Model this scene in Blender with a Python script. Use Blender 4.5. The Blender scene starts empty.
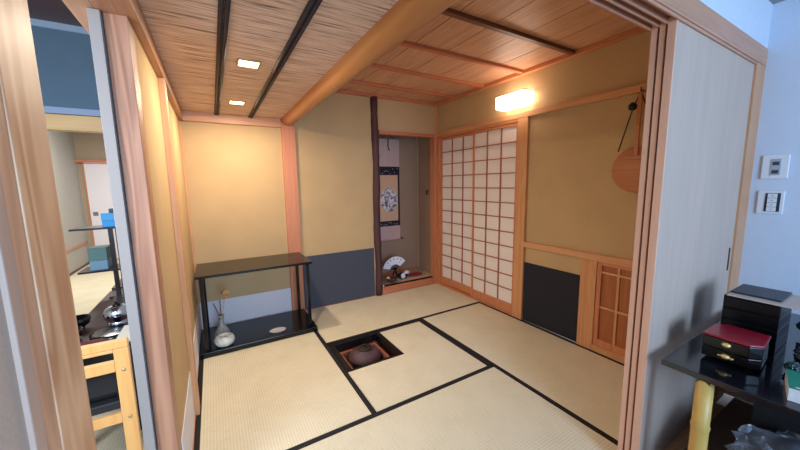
import bpy, bmesh, math, random
from mathutils import Vector, Matrix
random.seed(7)
C = bpy.context.scene.collection
PI = math.pi

# ------------------------------------------------------------------ mesh builder
class MB:
    def __init__(s): s.bm = bmesh.new()
    def box(s, x0, x1, y0, y1, z0, z1, m=None):
        ps = [(x0,y0,z0),(x1,y0,z0),(x1,y1,z0),(x0,y1,z0),(x0,y0,z1),(x1,y0,z1),(x1,y1,z1),(x0,y1,z1)]
        vs = [s.bm.verts.new(m @ Vector(p) if m else p) for p in ps]
        for f in ((0,3,2,1),(4,5,6,7),(0,1,5,4),(1,2,6,5),(2,3,7,6),(3,0,4,7)):
            s.bm.faces.new([vs[i] for i in f])
        return s
    def prism(s, pts, d, m=None):
        """pts: list of 3D points (planar), extruded by vector d"""
        a = [Vector(p) for p in pts]; b = [p + Vector(d) for p in a]
        if m: a = [m @ p for p in a]; b = [m @ p for p in b]
        va = [s.bm.verts.new(p) for p in a]; vb = [s.bm.verts.new(p) for p in b]
        n = len(pts)
        s.bm.faces.new(list(reversed(va))); s.bm.faces.new(vb)
        for i in range(n): s.bm.faces.new([va[i], va[(i+1)%n], vb[(i+1)%n], vb[i]])
        return s
    def tube(s, pts, rad, n=12, caps=True, smooth=True):
        pts = [Vector(p) for p in pts]
        R = rad if isinstance(rad, (list, tuple)) else [rad]*len(pts)
        rings = []; ref = None
        for i, p in enumerate(pts):
            t = (pts[min(i+1, len(pts)-1)] - pts[max(i-1, 0)]).normalized()
            if ref is None:
                ref = t.orthogonal().normalized()
            ref = (ref - t*ref.dot(t)).normalized(); b = t.cross(ref)
            rings.append([s.bm.verts.new(p + R[i]*(math.cos(2*PI*k/n)*ref + math.sin(2*PI*k/n)*b)) for k in range(n)])
        for a, b in zip(rings, rings[1:]):
            for k in range(n):
                f = s.bm.faces.new([a[k], a[(k+1)%n], b[(k+1)%n], b[k]]); f.smooth = smooth
        if caps:
            s.bm.faces.new(list(reversed(rings[0]))); s.bm.faces.new(rings[-1])
        return s
    def lathe(s, prof, c=(0,0,0), n=32, m=None):
        c = Vector(c); rings = []
        for r, z in prof:
            if r < 1e-6:
                p = c + Vector((0,0,z)); rings.append([s.bm.verts.new(m @ p if m else p)])
            else:
                row = []
                for k in range(n):
                    p = c + Vector((r*math.cos(2*PI*k/n), r*math.sin(2*PI*k/n), z)); row.append(s.bm.verts.new(m @ p if m else p))
                rings.append(row)
        for a, b in zip(rings, rings[1:]):
            if len(a) == 1 and len(b) == 1: continue
            for k in range(n):
                if len(a) == 1: f = s.bm.faces.new([a[0], b[(k+1)%n], b[k]])
                elif len(b) == 1: f = s.bm.faces.new([a[k], a[(k+1)%n], b[0]])
                else: f = s.bm.faces.new([a[k], a[(k+1)%n], b[(k+1)%n], b[k]])
                f.smooth = True
        return s
    def torus(s, c, R, r, n=32, k=14, m=None, sz=1):
        rows = []
        for i in range(n):
            a = 2*PI*i/n; row = []
            for j in range(k):
                b = 2*PI*j/k
                p = Vector(c) + Vector(((R+r*math.cos(b))*math.cos(a), (R+r*math.cos(b))*math.sin(a), sz*r*math.sin(b)))
                row.append(s.bm.verts.new(m @ p if m else p))
            rows.append(row)
        for i in range(n):
            for j in range(k):
                f = s.bm.faces.new([rows[i][j], rows[(i+1)%n][j], rows[(i+1)%n][(j+1)%k], rows[i][(j+1)%k]]); f.smooth = True
        return s
    def blob(s, c, r, seed=0, amp=.2, sub=3, sc=(1,1,1), freq=8):
        from mathutils import noise
        g = bmesh.new(); bmesh.ops.create_icosphere(g, subdivisions=sub, radius=1)
        off = Vector((seed*3.1, seed*1.7, 0)); mp = {}
        for v in g.verts:
            d = 1 + amp*noise.noise(v.co*freq*.25 + off)
            mp[v] = s.bm.verts.new(Vector(c) + Vector((v.co.x*sc[0], v.co.y*sc[1], v.co.z*sc[2]))*r*d)
        for f in g.faces:
            nf = s.bm.faces.new([mp[v] for v in f.verts]); nf.smooth = True
        g.free(); return s

def wloc(o):
    v = Vector((0,0,0))
    while o is not None:
        v = v + o.location; o = o.parent
    return v

def obj(name, mb, mat, parent=None, bevel=0, local=False, origin=True):
    """link a builder as one mesh object; geometry is authored in world metres"""
    bm = mb.bm if isinstance(mb, MB) else mb
    bmesh.ops.recalc_face_normals(bm, faces=bm.faces)
    me = bpy.data.meshes.new(name)
    o = bpy.data.objects.new(name, me)
    if parent is not None:
        o.parent = parent
        if not local: bmesh.ops.translate(bm, verts=bm.verts, vec=-wloc(parent))
    elif origin:
        xs = [v.co.x for v in bm.verts]; ys = [v.co.y for v in bm.verts]; zs = [v.co.z for v in bm.verts]
        c = Vector(((min(xs)+max(xs))/2, (min(ys)+max(ys))/2, min(zs)))
        bmesh.ops.translate(bm, verts=bm.verts, vec=-c); o.location = c
    bm.to_mesh(me); bm.free()
    for m in (mat if isinstance(mat, (list, tuple)) else [mat]): me.materials.append(m)
    C.objects.link(o)
    if bevel:
        b = o.modifiers.new('bevel', 'BEVEL'); b.width = bevel; b.segments = 2; b.limit_method = 'ANGLE'; b.angle_limit = .7
    return o
def tag(o, label, cat, group=None):
    o['label'] = label; o['category'] = cat
    if group: o['group'] = group
    return o
def thing(name, label, cat, loc, group=None, rz=0):
    o = bpy.data.objects.new(name, None); C.objects.link(o); o.location = loc; o.rotation_euler = (0,0,rz)
    o.empty_display_size = .1
    return tag(o, label, cat, group)
def struct(name, mb, mat, parent=None, bevel=0):
    o = obj(name, mb, mat, parent, bevel, origin=False)
    if parent is None: o['kind'] = 'structure'
    return o
def sroot(name, loc=(0,0,0)):
    o = bpy.data.objects.new(name, None); C.objects.link(o); o.location = loc; o['kind'] = 'structure'; return o
_tn = [0]
def trim(mb, mat, bevel=.002):
    _tn[0] += 1
    return struct('trim_%d' % _tn[0], mb, mat, None, bevel)

# ------------------------------------------------------------------ materials
def lin(c):
    f = lambda u: u/12.92 if u <= .04045 else ((u+.055)/1.055)**2.4
    return tuple(f(x/255) for x in c) + (1,)
def nmat(name):
    m = bpy.data.materials.new(name); m.use_nodes = True
    nt = m.node_tree; return m, nt, nt.nodes['Principled BSDF']
def simple(name, col, rough=.5, metal=0, spec=None, coat=0, noise=0, nscale=20, trans=0, ior=None, bump=0):
    m, nt, b = nmat(name)
    b.inputs['Base Color'].default_value = lin(col); b.inputs['Roughness'].default_value = rough
    b.inputs['Metallic'].default_value = metal; b.inputs['Coat Weight'].default_value = coat
    b.inputs['Transmission Weight'].default_value = trans
    if ior: b.inputs['IOR'].default_value = ior
    if spec is not None: b.inputs['Specular IOR Level'].default_value = spec
    if noise or bump:
        tc = nt.nodes.new('ShaderNodeTexCoord'); n = nt.nodes.new('ShaderNodeTexNoise')
        n.inputs['Scale'].default_value = nscale; n.inputs['Detail'].default_value = 6
        nt.links.new(tc.outputs['Object'], n.inputs['Vector'])
        if noise:
            r = nt.nodes.new('ShaderNodeValToRGB')
            r.color_ramp.elements[0].position = .3; r.color_ramp.elements[1].position = .7
            c0 = tuple(max(0, v*(1-noise)) for v in lin(col)[:3]) + (1,); c1 = tuple(min(1, v*(1+noise)) for v in lin(col)[:3]) + (1,)
            r.color_ramp.elements[0].color = c0; r.color_ramp.elements[1].color = c1
            nt.links.new(n.outputs['Fac'], r.inputs['Fac']); nt.links.new(r.outputs['Color'], b.inputs['Base Color'])
        if bump:
            bp = nt.nodes.new('ShaderNodeBump'); bp.inputs['Strength'].default_value = bump; bp.inputs['Distance'].default_value = .002
            nt.links.new(n.outputs['Fac'], bp.inputs['Height']); nt.links.new(bp.outputs['Normal'], b.inputs['Normal'])
    return m
def wood(name, light, dark, axis='Z', rough=.45, fine=55, broad=7, island=0, coat=0, cathedral=.2, con=.55):
    """wood grain stretched along one object axis"""
    m, nt, b = nmat(name); N = nt.nodes.new; L = nt.links.new
    tc = N('ShaderNodeTexCoord'); src = tc.outputs['Object']
    i = 'XYZ'.index(axis)
    if island:
        geo = N('ShaderNodeNewGeometry'); cmb = N('ShaderNodeCombineXYZ')
        mu = N('ShaderNodeMath'); mu.operation = 'MULTIPLY'; mu.inputs[1].default_value = 37.0
        L(geo.outputs['Random Per Island'], mu.inputs[0])
        for k in range(3): L(mu.outputs[0], cmb.inputs[k])
        va = N('ShaderNodeVectorMath'); va.operation = 'ADD'; L(src, va.inputs[0]); L(cmb.outputs[0], va.inputs[1]); src = va.outputs[0]
    def stretched(a, c):
        mp = N('ShaderNodeMapping'); s = [c]*3; s[i] = a; mp.inputs['Scale'].default_value = s; L(src, mp.inputs['Vector']); return mp
    m1 = stretched(1.2, fine); n1 = N('ShaderNodeTexNoise'); n1.inputs['Scale'].default_value = 1; n1.inputs['Detail'].default_value = 5
    L(m1.outputs[0], n1.inputs['Vector'])
    m2 = stretched(.55, broad); n2 = N('ShaderNodeTexNoise'); n2.inputs['Scale'].default_value = 1; n2.inputs['Detail'].default_value = 2; n2.inputs['Distortion'].default_value = .4
    L(m2.outputs[0], n2.inputs['Vector'])
    # growth rings: contour lines of the broad field
    mm = N('ShaderNodeMath'); mm.operation = 'MULTIPLY'; mm.inputs[1].default_value = 60; L(n2.outputs['Fac'], mm.inputs[0])
    sn = N('ShaderNodeMath'); sn.operation = 'SINE'; L(mm.outputs[0], sn.inputs[0])
    sc = N('ShaderNodeMath'); sc.operation = 'MULTIPLY_ADD'; sc.inputs[1].default_value = .5*cathedral; sc.inputs[2].default_value = .5; L(sn.outputs[0], sc.inputs[0])
    mx = N('ShaderNodeMath'); mx.operation = 'MULTIPLY_ADD'; mx.inputs[1].default_value = 1-cathedral*.6; L(n1.outputs['Fac'], mx.inputs[0])
    of = N('ShaderNodeMath'); of.operation = 'MULTIPLY_ADD'; of.inputs[1].default_value = .8; of.inputs[2].default_value = -.28; L(sc.outputs[0], of.inputs[0]); L(of.outputs[0], mx.inputs[2])
    r = N('ShaderNodeValToRGB'); r.color_ramp.elements[0].position = .2; r.color_ramp.elements[1].position = .75
    dark = tuple(light[i]*(1-con)+dark[i]*con for i in range(3))
    r.color_ramp.elements[0].color = lin(dark); r.color_ramp.elements[1].color = lin(light); L(mx.outputs[0], r.inputs['Fac'])
    out = r.outputs['Color']
    if island:
        hs = N('ShaderNodeHueSaturation'); ma = N('ShaderNodeMapRange'); ma.inputs['To Min'].default_value = 1-island; ma.inputs['To Max'].default_value = 1+island
        L(geo.outputs['Random Per Island'], ma.inputs['Value']); L(ma.outputs[0], hs.inputs['Value']); L(out, hs.inputs['Color']); out = hs.outputs['Color']
    L(out, b.inputs['Base Color']); b.inputs['Roughness'].default_value = rough; b.inputs['Coat Weight'].default_value = coat
    bp = N('ShaderNodeBump'); bp.inputs['Strength'].default_value = .15; bp.inputs['Distance'].default_value = .001
    L(n1.outputs['Fac'], bp.inputs['Height']); L(bp.outputs['Normal'], b.inputs['Normal'])
    return m
def plaster(name, col, amt=.07, rough=.9):
    m, nt, b = nmat(name); N = nt.nodes.new; L = nt.links.new
    tc = N('ShaderNodeTexCoord')
    n = N('ShaderNodeTexNoise'); n.inputs['Scale'].default_value = 160; n.inputs['Detail'].default_value = 4; L(tc.outputs['Object'], n.inputs['Vector'])
    n2 = N('ShaderNodeTexNoise'); n2.inputs['Scale'].default_value = 3; n2.inputs['Detail'].default_value = 3; L(tc.outputs['Object'], n2.inputs['Vector'])
    ad = N('ShaderNodeMath'); ad.operation = 'ADD'; L(n.outputs['Fac'], ad.inputs[0]); L(n2.outputs['Fac'], ad.inputs[1])
    r = N('ShaderNodeValToRGB'); r.color_ramp.elements[0].position = .7; r.color_ramp.elements[1].position = 1.0 if False else .999
    mr = N('ShaderNodeMapRange'); mr.inputs['From Min'].default_value = .7; mr.inputs['From Max'].default_value = 1.3; L(ad.outputs[0], mr.inputs['Value'])
    r.color_ramp.elements[0].position = 0; r.color_ramp.elements[1].position = 1
    l = lin(col)
    r.color_ramp.elements[0].color = tuple(v*(1-amt) for v in l[:3]) + (1,); r.color_ramp.elements[1].color = tuple(min(1, v*(1+amt)) for v in l[:3]) + (1,)
    L(mr.outputs[0], r.inputs['Fac']); L(r.outputs['Color'], b.inputs['Base Color'])
    b.inputs['Roughness'].default_value = rough; b.inputs['Specular IOR Level'].default_value = .15
    bp = N('ShaderNodeBump'); bp.inputs['Strength'].default_value = .25; bp.inputs['Distance'].default_value = .001
    L(n.outputs['Fac'], bp.inputs['Height']); L(bp.outputs['Normal'], b.inputs['Normal'])
    return m
def tatami(name, ribaxis, base=(224,216,188)):
    """rush mat: fine ribs spaced along ribaxis"""
    m, nt, b = nmat(name); N = nt.nodes.new; L = nt.links.new
    tc = N('ShaderNodeTexCoord'); sep = N('ShaderNodeSeparateXYZ'); L(tc.outputs['Object'], sep.inputs[0])
    mu = N('ShaderNodeMath'); mu.operation = 'MULTIPLY'; mu.inputs[1].default_value = 2*PI/.0155; L(sep.outputs[ribaxis], mu.inputs[0])
    sn = N('ShaderNodeMath'); sn.operation = 'SINE'; L(mu.outputs[0], sn.inputs[0])
    mp = N('ShaderNodeMapping'); s = [420, 420, 1]; s[ribaxis] = 14; mp.inputs['Scale'].default_value = s; L(tc.outputs['Object'], mp.inputs['Vector'])
    n = N('ShaderNodeTexNoise'); n.inputs['Scale'].default_value = 1; n.inputs['Detail'].default_value = 3; L(mp.outputs[0], n.inputs['Vector'])
    n2 = N('ShaderNodeTexNoise'); n2.inputs['Scale'].default_value = 5; n2.inputs['Detail'].default_value = 4; L(tc.outputs['Object'], n2.inputs['Vector'])
    a1 = N('ShaderNodeMath'); a1.operation = 'MULTIPLY_ADD'; a1.inputs[1].default_value = .16; L(sn.outputs[0], a1.inputs[0]); L(n.outputs['Fac'], a1.inputs[2])
    a2 = N('ShaderNodeMath'); a2.operation = 'MULTIPLY_ADD'; a2.inputs[1].default_value = .6; L(n2.outputs['Fac'], a2.inputs[0]); L(a1.outputs[0], a2.inputs[2])
    r = N('ShaderNodeValToRGB'); r.color_ramp.elements[0].position = .4; r.color_ramp.elements[1].position = 1.0
    l = lin(base); r.color_ramp.elements[0].color = (l[0]*.84, l[1]*.83, l[2]*.78, 1); r.color_ramp.elements[1].color = (min(1,l[0]*1.08), min(1,l[1]*1.08), min(1,l[2]*1.1), 1)
    L(a2.outputs[0], r.inputs['Fac']); L(r.outputs['Color'], b.inputs['Base Color'])
    b.inputs['Roughness'].default_value = .6; b.inputs['Specular IOR Level'].default_value = .25
    bp = N('ShaderNodeBump'); bp.inputs['Strength'].default_value = .3; bp.inputs['Distance'].default_value = .0015
    L(a1.outputs[0], bp.inputs['Height']); L(bp.outputs['Normal'], b.inputs['Normal'])
    return m
def reeds(name):
    m, nt, b = nmat(name); N = nt.nodes.new; L = nt.links.new
    tc = N('ShaderNodeTexCoord')
    mp = N('ShaderNodeMapping'); mp.inputs['Scale'].default_value = (4.5, 90, 10); L(tc.outputs['Object'], mp.inputs['Vector'])
    n = N('ShaderNodeTexNoise'); n.inputs['Scale'].default_value = 1; n.inputs['Detail'].default_value = 4; n.inputs['Roughness'].default_value = .6; L(mp.outputs[0], n.inputs['Vector'])
    r = N('ShaderNodeValToRGB'); e = r.color_ramp.elements; e[0].position = .33; e[0].color = lin((112,90,80)); e[1].position = .70; e[1].color = lin((240,216,198))
    k = e.new(.44); k.color = lin((200,170,150)); k = e.new(.55); k.color = lin((220,192,172))
    L(n.outputs['Fac'], r.inputs['Fac']); L(r.outputs['Color'], b.inputs['Base Color'])
    b.inputs['Roughness'].default_value = .7
    bp = N('ShaderNodeBump'); bp.inputs['Strength'].default_value = .6; bp.inputs['Distance'].default_value = .006
    L(n.outputs['Fac'], bp.inputs['Height']); L(bp.outputs['Normal'], b.inputs['Normal'])
    return m
def emis(name, col, s):
    m, nt, b = nmat(name); b.inputs['Base Color'].default_value = lin(col)
    b.inputs['Emission Color'].default_value = lin(col); b.inputs['Emission Strength'].default_value = s
    b.inputs['Roughness'].default_value = .6; return m

OCH = plaster('ochre_plaster', (196,166,122))
WOODZ = wood('cedar_upright', (218,160,110), (170,110,68), 'Z')
WOODX = wood('cedar_across', (218,162,114), (170,110,70), 'X')
WOODY = wood('cedar_along', (218,162,114), (170,110,70), 'Y')
JAMB = wood('pale_jamb_wood', (252,206,160), (212,152,108), 'Z', broad=6, cathedral=.6, con=.9, fine=40)
BROWNZ = wood('brown_upright', (190,138,106), (140,92,68), 'Z', broad=10, cathedral=.4, con=.8)
REDZ = wood('red_cedar_upright', (210,138,94), (164,94,60), 'Z')
REDX = wood('red_cedar_across', (204,126,88), (154,82,54), 'X')
REDY = wood('red_cedar_along', (210,138,94), (164,94,60), 'Y')
BOARDS = wood('ceiling_boards', (222,172,136), (176,124,92), 'Y', island=.06, broad=9, cathedral=.35, con=.7, fine=70)
LOG = wood('polished_log', (190,130,78), (164,100,52), 'Y', rough=.35, fine=20, broad=5, cathedral=.15)
BARK = wood('bark_log', (84,46,44), (40,20,24), 'Z', rough=.6)
DARKY = simple('dark_bamboo', (40,26,28), .65, noise=.35, nscale=30)
NAVY = simple('navy_paper', (68,72,84), .85, noise=.06, nscale=60)
WPAPER = simple('white_wall_paper', (226,222,224), .8, noise=.03, nscale=60)
SHOJIP = simple('shoji_paper', (238,228,220), .85, noise=.02, nscale=90)
BOXB = simple('box_black', (8,8,12), .32, spec=.3)
BLACK = simple('black_lacquer', (9,9,12), .2, spec=.35, coat=.12)
HERI = simple('black_cloth_border', (16,17,22), .75, noise=.2, nscale=300)
ROFR = simple('black_hearth_frame', (9,9,11), .35)
TATY = tatami('rush_lengthwise', 0); TATX = tatami('rush_crosswise', 1)
BLUEW = simple('white_painted_wall', (206,216,232), .85, noise=.015, nscale=30)
GREYW = simple('grey_wall', (196,194,194), .85, noise=.03, nscale=40)
DOORP = wood('grey_door_paper', (196,172,156), (168,148,134), 'Z', fine=10, broad=12, cathedral=.2, rough=.7)
EDGE = wood('pink_door_edge', (222,176,150), (200,150,124), 'Z')
DGREY = simple('black_metal', (18,18,20), .4)
GOLD = simple('brass', (250,214,140), .45, metal=.6)

# ------------------------------------------------------------------ camera
cx, cy, cz, A, B_, R_ = -2.5517, -3.3998, 1.3624, -.5302, -.13, -.0159
fwd = Vector((-math.sin(A)*math.cos(B_), math.cos(A)*math.cos(B_), math.sin(B_)))
rt = Vector((math.cos(A), math.sin(A), 0)); up = rt.cross(fwd)
r2 = math.cos(R_)*rt + math.sin(R_)*up; u2 = -math.sin(R_)*rt + math.cos(R_)*up
cam = bpy.data.cameras.new('camera'); co = bpy.data.objects.new('camera', cam); C.objects.link(co)
M = Matrix(((r2.x,u2.x,-fwd.x,cx),(r2.y,u2.y,-fwd.y,cy),(r2.z,u2.z,-fwd.z,cz),(0,0,0,1)))
co.matrix_world = M; cam.sensor_width = 36; cam.lens = 317.36*36/800; cam.clip_start = .02
bpy.context.scene.camera = co

# ------------------------------------------------------------------ room constants
W = -2.75; LO = 2.01; HI = 2.37; XB = -1.8025; XC = -.8493; YD = -.8614; YA = -1.8102; YF = -2.725
TP = -1.852                      # centre of the log and post between the two ceilings

# floor: slab under everything (with the hearth pit cut out by building around it)
rx0, rx1, ry0, ry1 = XB, XB+.48, YD-.475, YD-.005
f = MB()
zb = -.06
for a in ((-5.2, rx0, -6.5, 5.0), (rx1, 1.2, -6.5, 5.0), (rx0, rx1, ry1, 5.0), (rx0, rx1, -6.5, ry0)):
    f.box(a[0], a[1], a[2], a[3], zb-.05, zb)
f.box(rx0-.02, rx1+.02, ry0-.02, ry1+.02, -.42, -.40)
for a in ((rx0-.02, rx0, ry0-.02, ry1+.02), (rx1, rx1+.02, ry0-.02, ry1+.02), (rx0, rx1, ry0-.02, ry0), (rx0, rx1, ry1, ry1+.02)):
    f.box(a[0], a[1], a[2], a[3], -.40, zb-.05)
struct('floor', f, wood('floor_boards', (150,110,80), (110,76,54), 'Y'))

# tatami mats: each one a thing with its cloth borders
def mat(x0, x1, y0, y1, m, borders, label, hole=None, g=.002):
    cxm, cym = (x0+x1)/2, (y0+y1)/2
    t = thing('tatami_mat', label, 'mat', (cxm, cym, zb), 'tatami mats of the tea room')
    b = MB(); x0 += g; x1 -= g; y0 += g; y1 -= g
    bw = .033; sx0, sx1, sy0, sy1 = x0, x1, y0, y1
    if 'W' in borders: sx0 += bw
    if 'E' in borders: sx1 -= bw
    if 'S' in borders: sy0 += bw
    if 'N' in borders: sy1 -= bw
    if hole:
        hx0, hx1, hy0, hy1 = hole
        for r in ((hx1, sx1, sy0, sy1), (sx0, hx1, sy0, hy0)):
            b.box(r[0], r[1], r[2], r[3], zb, 0)
    else: b.box(sx0, sx1, sy0, sy1, zb, 0)
    obj('rush_cover', b, m, t)
    for d in borders:
        c = MB()
        if d == 'W': c.box(x0, sx0, y0, (hole[2] if hole else y1), zb, .001)
        if d == 'E': c.box(sx1, x1, y0, y1, zb, .001)
        if d == 'S': c.box(sx0, sx1, y0, sy0, zb, .001)
        if d == 'N': c.box((hole[1] if hole else sx0), sx1, sy1, y1, zb, .001)
        obj('cloth_border', c, HERI, t)
mat(W, XB, YA, -.004, TATY, 'WE', 'pale rush mat along the left wall, its far end under the black lacquer stand')
mat(XB, 0, YD, -.004, TATX, 'S', 'pale rush mat running along the back wall in front of the alcove')
mat(XB, XC, YA, YD, TATY, 'EN', 'half-size pale rush mat cut around the sunken hearth', hole=(rx0, rx1, ry0, ry1))
mat(XC, 0, YF, YD, TATY, 'WE', 'pale rush mat along the right wall below the small lattice door')
mat(W, XC, YF, YA, TATX, 'N', 'pale rush mat nearest the viewer across the front of the tea room')

# ------------------------------------------------------------------ walls of the tea room
w = MB()
w.box(W-.06, TP, 0, .08, 0, 2.6); w.box(TP, -.87, 0, .08, 0, 2.6)
w.box(-.87, .06, 0, .06, 1.98, 2.6)
struct('wall_back', w, OCH)
w = MB()
w.box(.02, .10, -1.32, -.0, 2.0, 2.6); w.box(.02, .10, -2.735, -1.32, .735, 2.6); w.box(.02, .10, -2.02, -1.32, 0, .735)
struct('wall_right', w, OCH)
w = MB(); w.box(W-.06, W, -1.86, 0, 0, 2.0)
struct('wall_left', w, OCH)
# alcove recess
w = MB(); w.box(-1.0, .10, .46, .52, 0, 2.4); w.box(.02, .08, .06, .46, 0, 2.4); w.box(-1.0, -.94, .08, .46, 0, 2.4)
struct('wall_alcove', w, plaster('alcove_plaster', (164,138,116)))
struct('ceiling_alcove', MB().box(-.94, .02, .06, .46, 2.30, 2.33), WOODX)
struct('floor_alcove', MB().box(-.94, .02, .01, .46, 0, .098), simple('alcove_mat', (196,174,152), .7, noise=.08, nscale=120))
trim(MB().box(-.83, .02, .45, .46, .098, .125), REDX)
trim(MB().box(.005, .02, .445, .46, .125, 2.30), plaster('bead_plaster', (190,160,130)))
trim(MB().box(-.835, -.05, -.030, .010, .0, .092), REDX, .016)
trim(MB().box(-.835, -.05, .010, .030, .0, .1), BLACK, .001)
# dark paper skirting panels
trim(MB().box(-1.787, -.93, -.004, .001, .006, .6), NAVY, 0)
trim(MB().box(W+.012, -1.917, -.004, .001, .012, .285), WPAPER, 0)
trim(MB().box(W-.001, W+.004, -1.86, -1.27, .012, .29), WPAPER, 0)
trim(MB().box(W-.001, W+.004, -1.19, -.006, .012, .29), WPAPER, 0)
trim(MB().box(W-.001, W+.008, -1.86, -1.27, 0, .02), WOODY, 0)
trim(MB().box(W+.012, -1.917, -.01, .001, 0, .012), REDX, 0)
trim(MB().box(-1.787, -.93, -.006, .001, 0, .006), REDX, 0)
# posts
trim(MB().box(-1.917, -1.787, -.035, .05, 0, 1.985), REDZ)                       # square post under the log
pts = []; rad = []
for i in range(26):
    z = 2.345*i/25; pts.append((-.877+.006*math.sin(z*5), .004+.004*math.cos(z*7), z)); rad.append(.045+.0035*math.sin(z*11)+.002*math.sin(z*31))
trim(MB().tube(pts, rad, 18), BARK, 0)                                           # bark-covered alcove post
trim(MB().box(-.052, .018, -.035, .055, 0, 1.98), REDZ)                          # alcove right jamb
trim(MB().box(-.83, -.052, -.02, .05, 1.94, 1.98), REDX)                         # alcove lintel
trim(MB().box(-.018, .018, -.018, .0, 1.98, 2.335), WOODZ)
trim(MB().box(W, W+.028, -1.27, -1.19, 0, 1.93), WOODZ)                          # left wall thin post
trim(MB().box(W-.004, W+.014, -.022, 0, 0.0, 1.93), WOODZ)                       # left corner bead
trim(MB().box(W-.062, W, -1.96, -1.86, 0, 1.93), BROWNZ)                         # post ending left wall
# bands below the low ceiling
trim(MB().box(W, -1.917, -.03, 0, 1.93, LO), WOODX)
trim(MB().box(W-.08, W+.03, -2.735, 0, 1.93, LO+.0), BROWNZ if False else wood('brown_along', (186,134,100), (140,94,66), 'Y'))
# ------------------------------------------------------------------ right wall woodwork
trim(MB().box(-.012, .10, -2.72, -.0, 1.952, 2.003), WOODY)                      # long lintel band
trim(MB().box(-.010, .06, -1.410, -1.302, 0, 1.952), WOODZ)                      # post right of shoji
trim(MB().box(-.010, .06, -.072, -.036, 0, 1.952), REDZ)                         # post left of shoji
trim(MB().box(-.008, .06, -1.302, -.072, .0, .022), REDY)                        # shoji sill
trim(MB().box(-.008, .06, -1.302, -.072, 1.925, 1.952), REDY)                    # shoji head
trim(MB().box(-.010, .06, -2.72, -1.410, .738, .790), WOODY)                     # mid rail
trim(MB().box(-.010, .06, -2.092, -1.968, 0, .738), WOODZ)                       # low post
trim(MB().box(.012, .021, -1.968, -1.410, .004, .585), simple('black_paper', (34,36,44), .9), 0)
trim(MB().box(-.010, .06, -2.72, -2.092, .0, .055), WOODY)                       # lattice door sill
trim(MB().box(-.010, .06, -2.74, -2.66, .055, .738), WOODZ)

def shoji(n, y0, y1, x0, x1, zb0, zt, cols, rows, label, kick=.09, st=.02):
    r = sroot('door_%d' % n, ((x0+x1)/2, (y0+y1)/2, zb0))
    f = MB(); f.box(x0, x1, y0, y0+st, zb0, zt); f.box(x0, x1, y1-st, y1, zb0, zt)
    f.box(x0+.001, x1-.001, y0+st, y1-st, zb0, zb0+kick); f.box(x0+.001, x1-.001, y0+st, y1-st, zt-.03, zt)
    obj('door_frame', f, REDZ, r, .0015)
    l = MB(); a, b = y0+st, y1-st; c, d = zb0+kick, zt-.03
    for i in range(1, cols): y = a+(b-a)*i/cols; l.box(x0+.003, x0+.015, y-.0052, y+.0052, c, d)
    for j in range(1, rows): z = c+(d-c)*j/rows; l.box(x0+.0045, x0+.0135, a, b, z-.005, z+.005)
    obj('lattice', l, wood('lattice_wood', (176,104,74), (140,74,50), 'Z'), r)
    obj('paper', MB().box(x0+.0155, x0+.0165, a, b, c, d), SHOJIP, r)
    return r
shoji(1, -1.300, -.690, -.004, .020, .024, 1.923, 3, 12, '')
shoji(2, -.706, -.074, .024, .048, .024, 1.923, 3, 12, '')
# dark backing corridor behind the paper doors
w = MB(); w.box(.10, .62, -1.4, 0, 1.96, 2.0); w.box(.6, .64, -1.4, 0, 0, 1.96); w.box(.10, .6, -1.42, -1.40, 0, 1.96)
struct('wall_corridor', w, GREYW)
# small lattice door
r = sroot('door_3', (.01, -2.38, .055)); f = MB()
f.box(.0, .022, -2.66, -2.63, .056, .737); f.box(.0, .022, -2.125, -2.093, .056, .737); f.box(.0, .022, -2.63, -2.125, .056, .11); f.box(.0, .022, -2.63, -2.125, .71, .737)
obj('door_frame', f, REDZ, r, .001)
f = MB()
for y in (-2.245, -2.378, -2.51): f.box(.004, .014, y-.008, y+.008, .11, .71)
for z in (.375, .655): f.box(.0035, .0145, -2.63, -2.125, z-.008, z+.008)
obj('lattice', f, WOODZ, r)
obj('door_panel', MB().box(.0155, .021, -2.63, -2.125, .11, .71), wood('brown_panel', (176,104,58), (128,70,38), 'Z'), r)

# ------------------------------------------------------------------ ceilings
b = MB(); x = .0; i = 0
edges = [0.03, -.018]
k = 0
xs = [.02]+[-.315-.2965*j for j in range(6)]
for a, c in zip(xs, xs[1:]):
    b.box(c+.006, a, YF, .0, HI, HI+.012)
b2 = b
struct('ceiling', b2, BOARDS)
struct('ceiling_backing', MB().box(TP-.05, .10, YF, .08, HI+.013, HI+.03), simple('dark_gap', (40,24,18), .9))
for y in (-.37, -.845, -1.337, -1.820, -2.31):
    trim(MB().box(-1.80, .0, y-.019, y+.019, HI-.026, HI-.0005), REDX if y != -1.820 else wood('dark_batten', (120,76,54), (82,48,36), 'X'))
trim(MB().box(-.03, .02, YF, 0, HI-.035, HI-.0005), REDY)
trim(MB().box(-1.78, -.03, -.03, 0, HI-.035, HI-.0005), REDX)
# low reed ceiling
dl = [(-2.33, -1.447), (-2.33, -.530)]
hs = .058
c = MB(); x0, x1 = W-.02, TP
ys = [YF, dl[0][1]-hs, dl[0][1]+hs, dl[1][1]-hs, dl[1][1]+hs, 0.0]
for a, d, cut in ((ys[0], ys[1], 0), (ys[1], ys[2], 1), (ys[2], ys[3], 0), (ys[3], ys[4], 1), (ys[4], ys[5], 0)):
    if cut: c.box(x0, -2.33-hs, a, d, LO, LO+.012); c.box(-2.33+hs, x1, a, d, LO, LO+.012)
    else: c.box(x0, x1, a, d, LO, LO+.012)
struct('ceiling_reed', c, reeds('reed_mat'))
for xx in (-2.462, -2.186):
    for s in (-1, 1):
        trim(MB().tube([(xx+s*.0105, YF, LO-.007), (xx+s*.0105, -.031, LO-.007)], .0095, 10), DARKY, 0)
struct('wall_above_log', MB().box(TP-.02, TP+.02, YF, 0, LO+.012, HI+.012), OCH)
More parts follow.
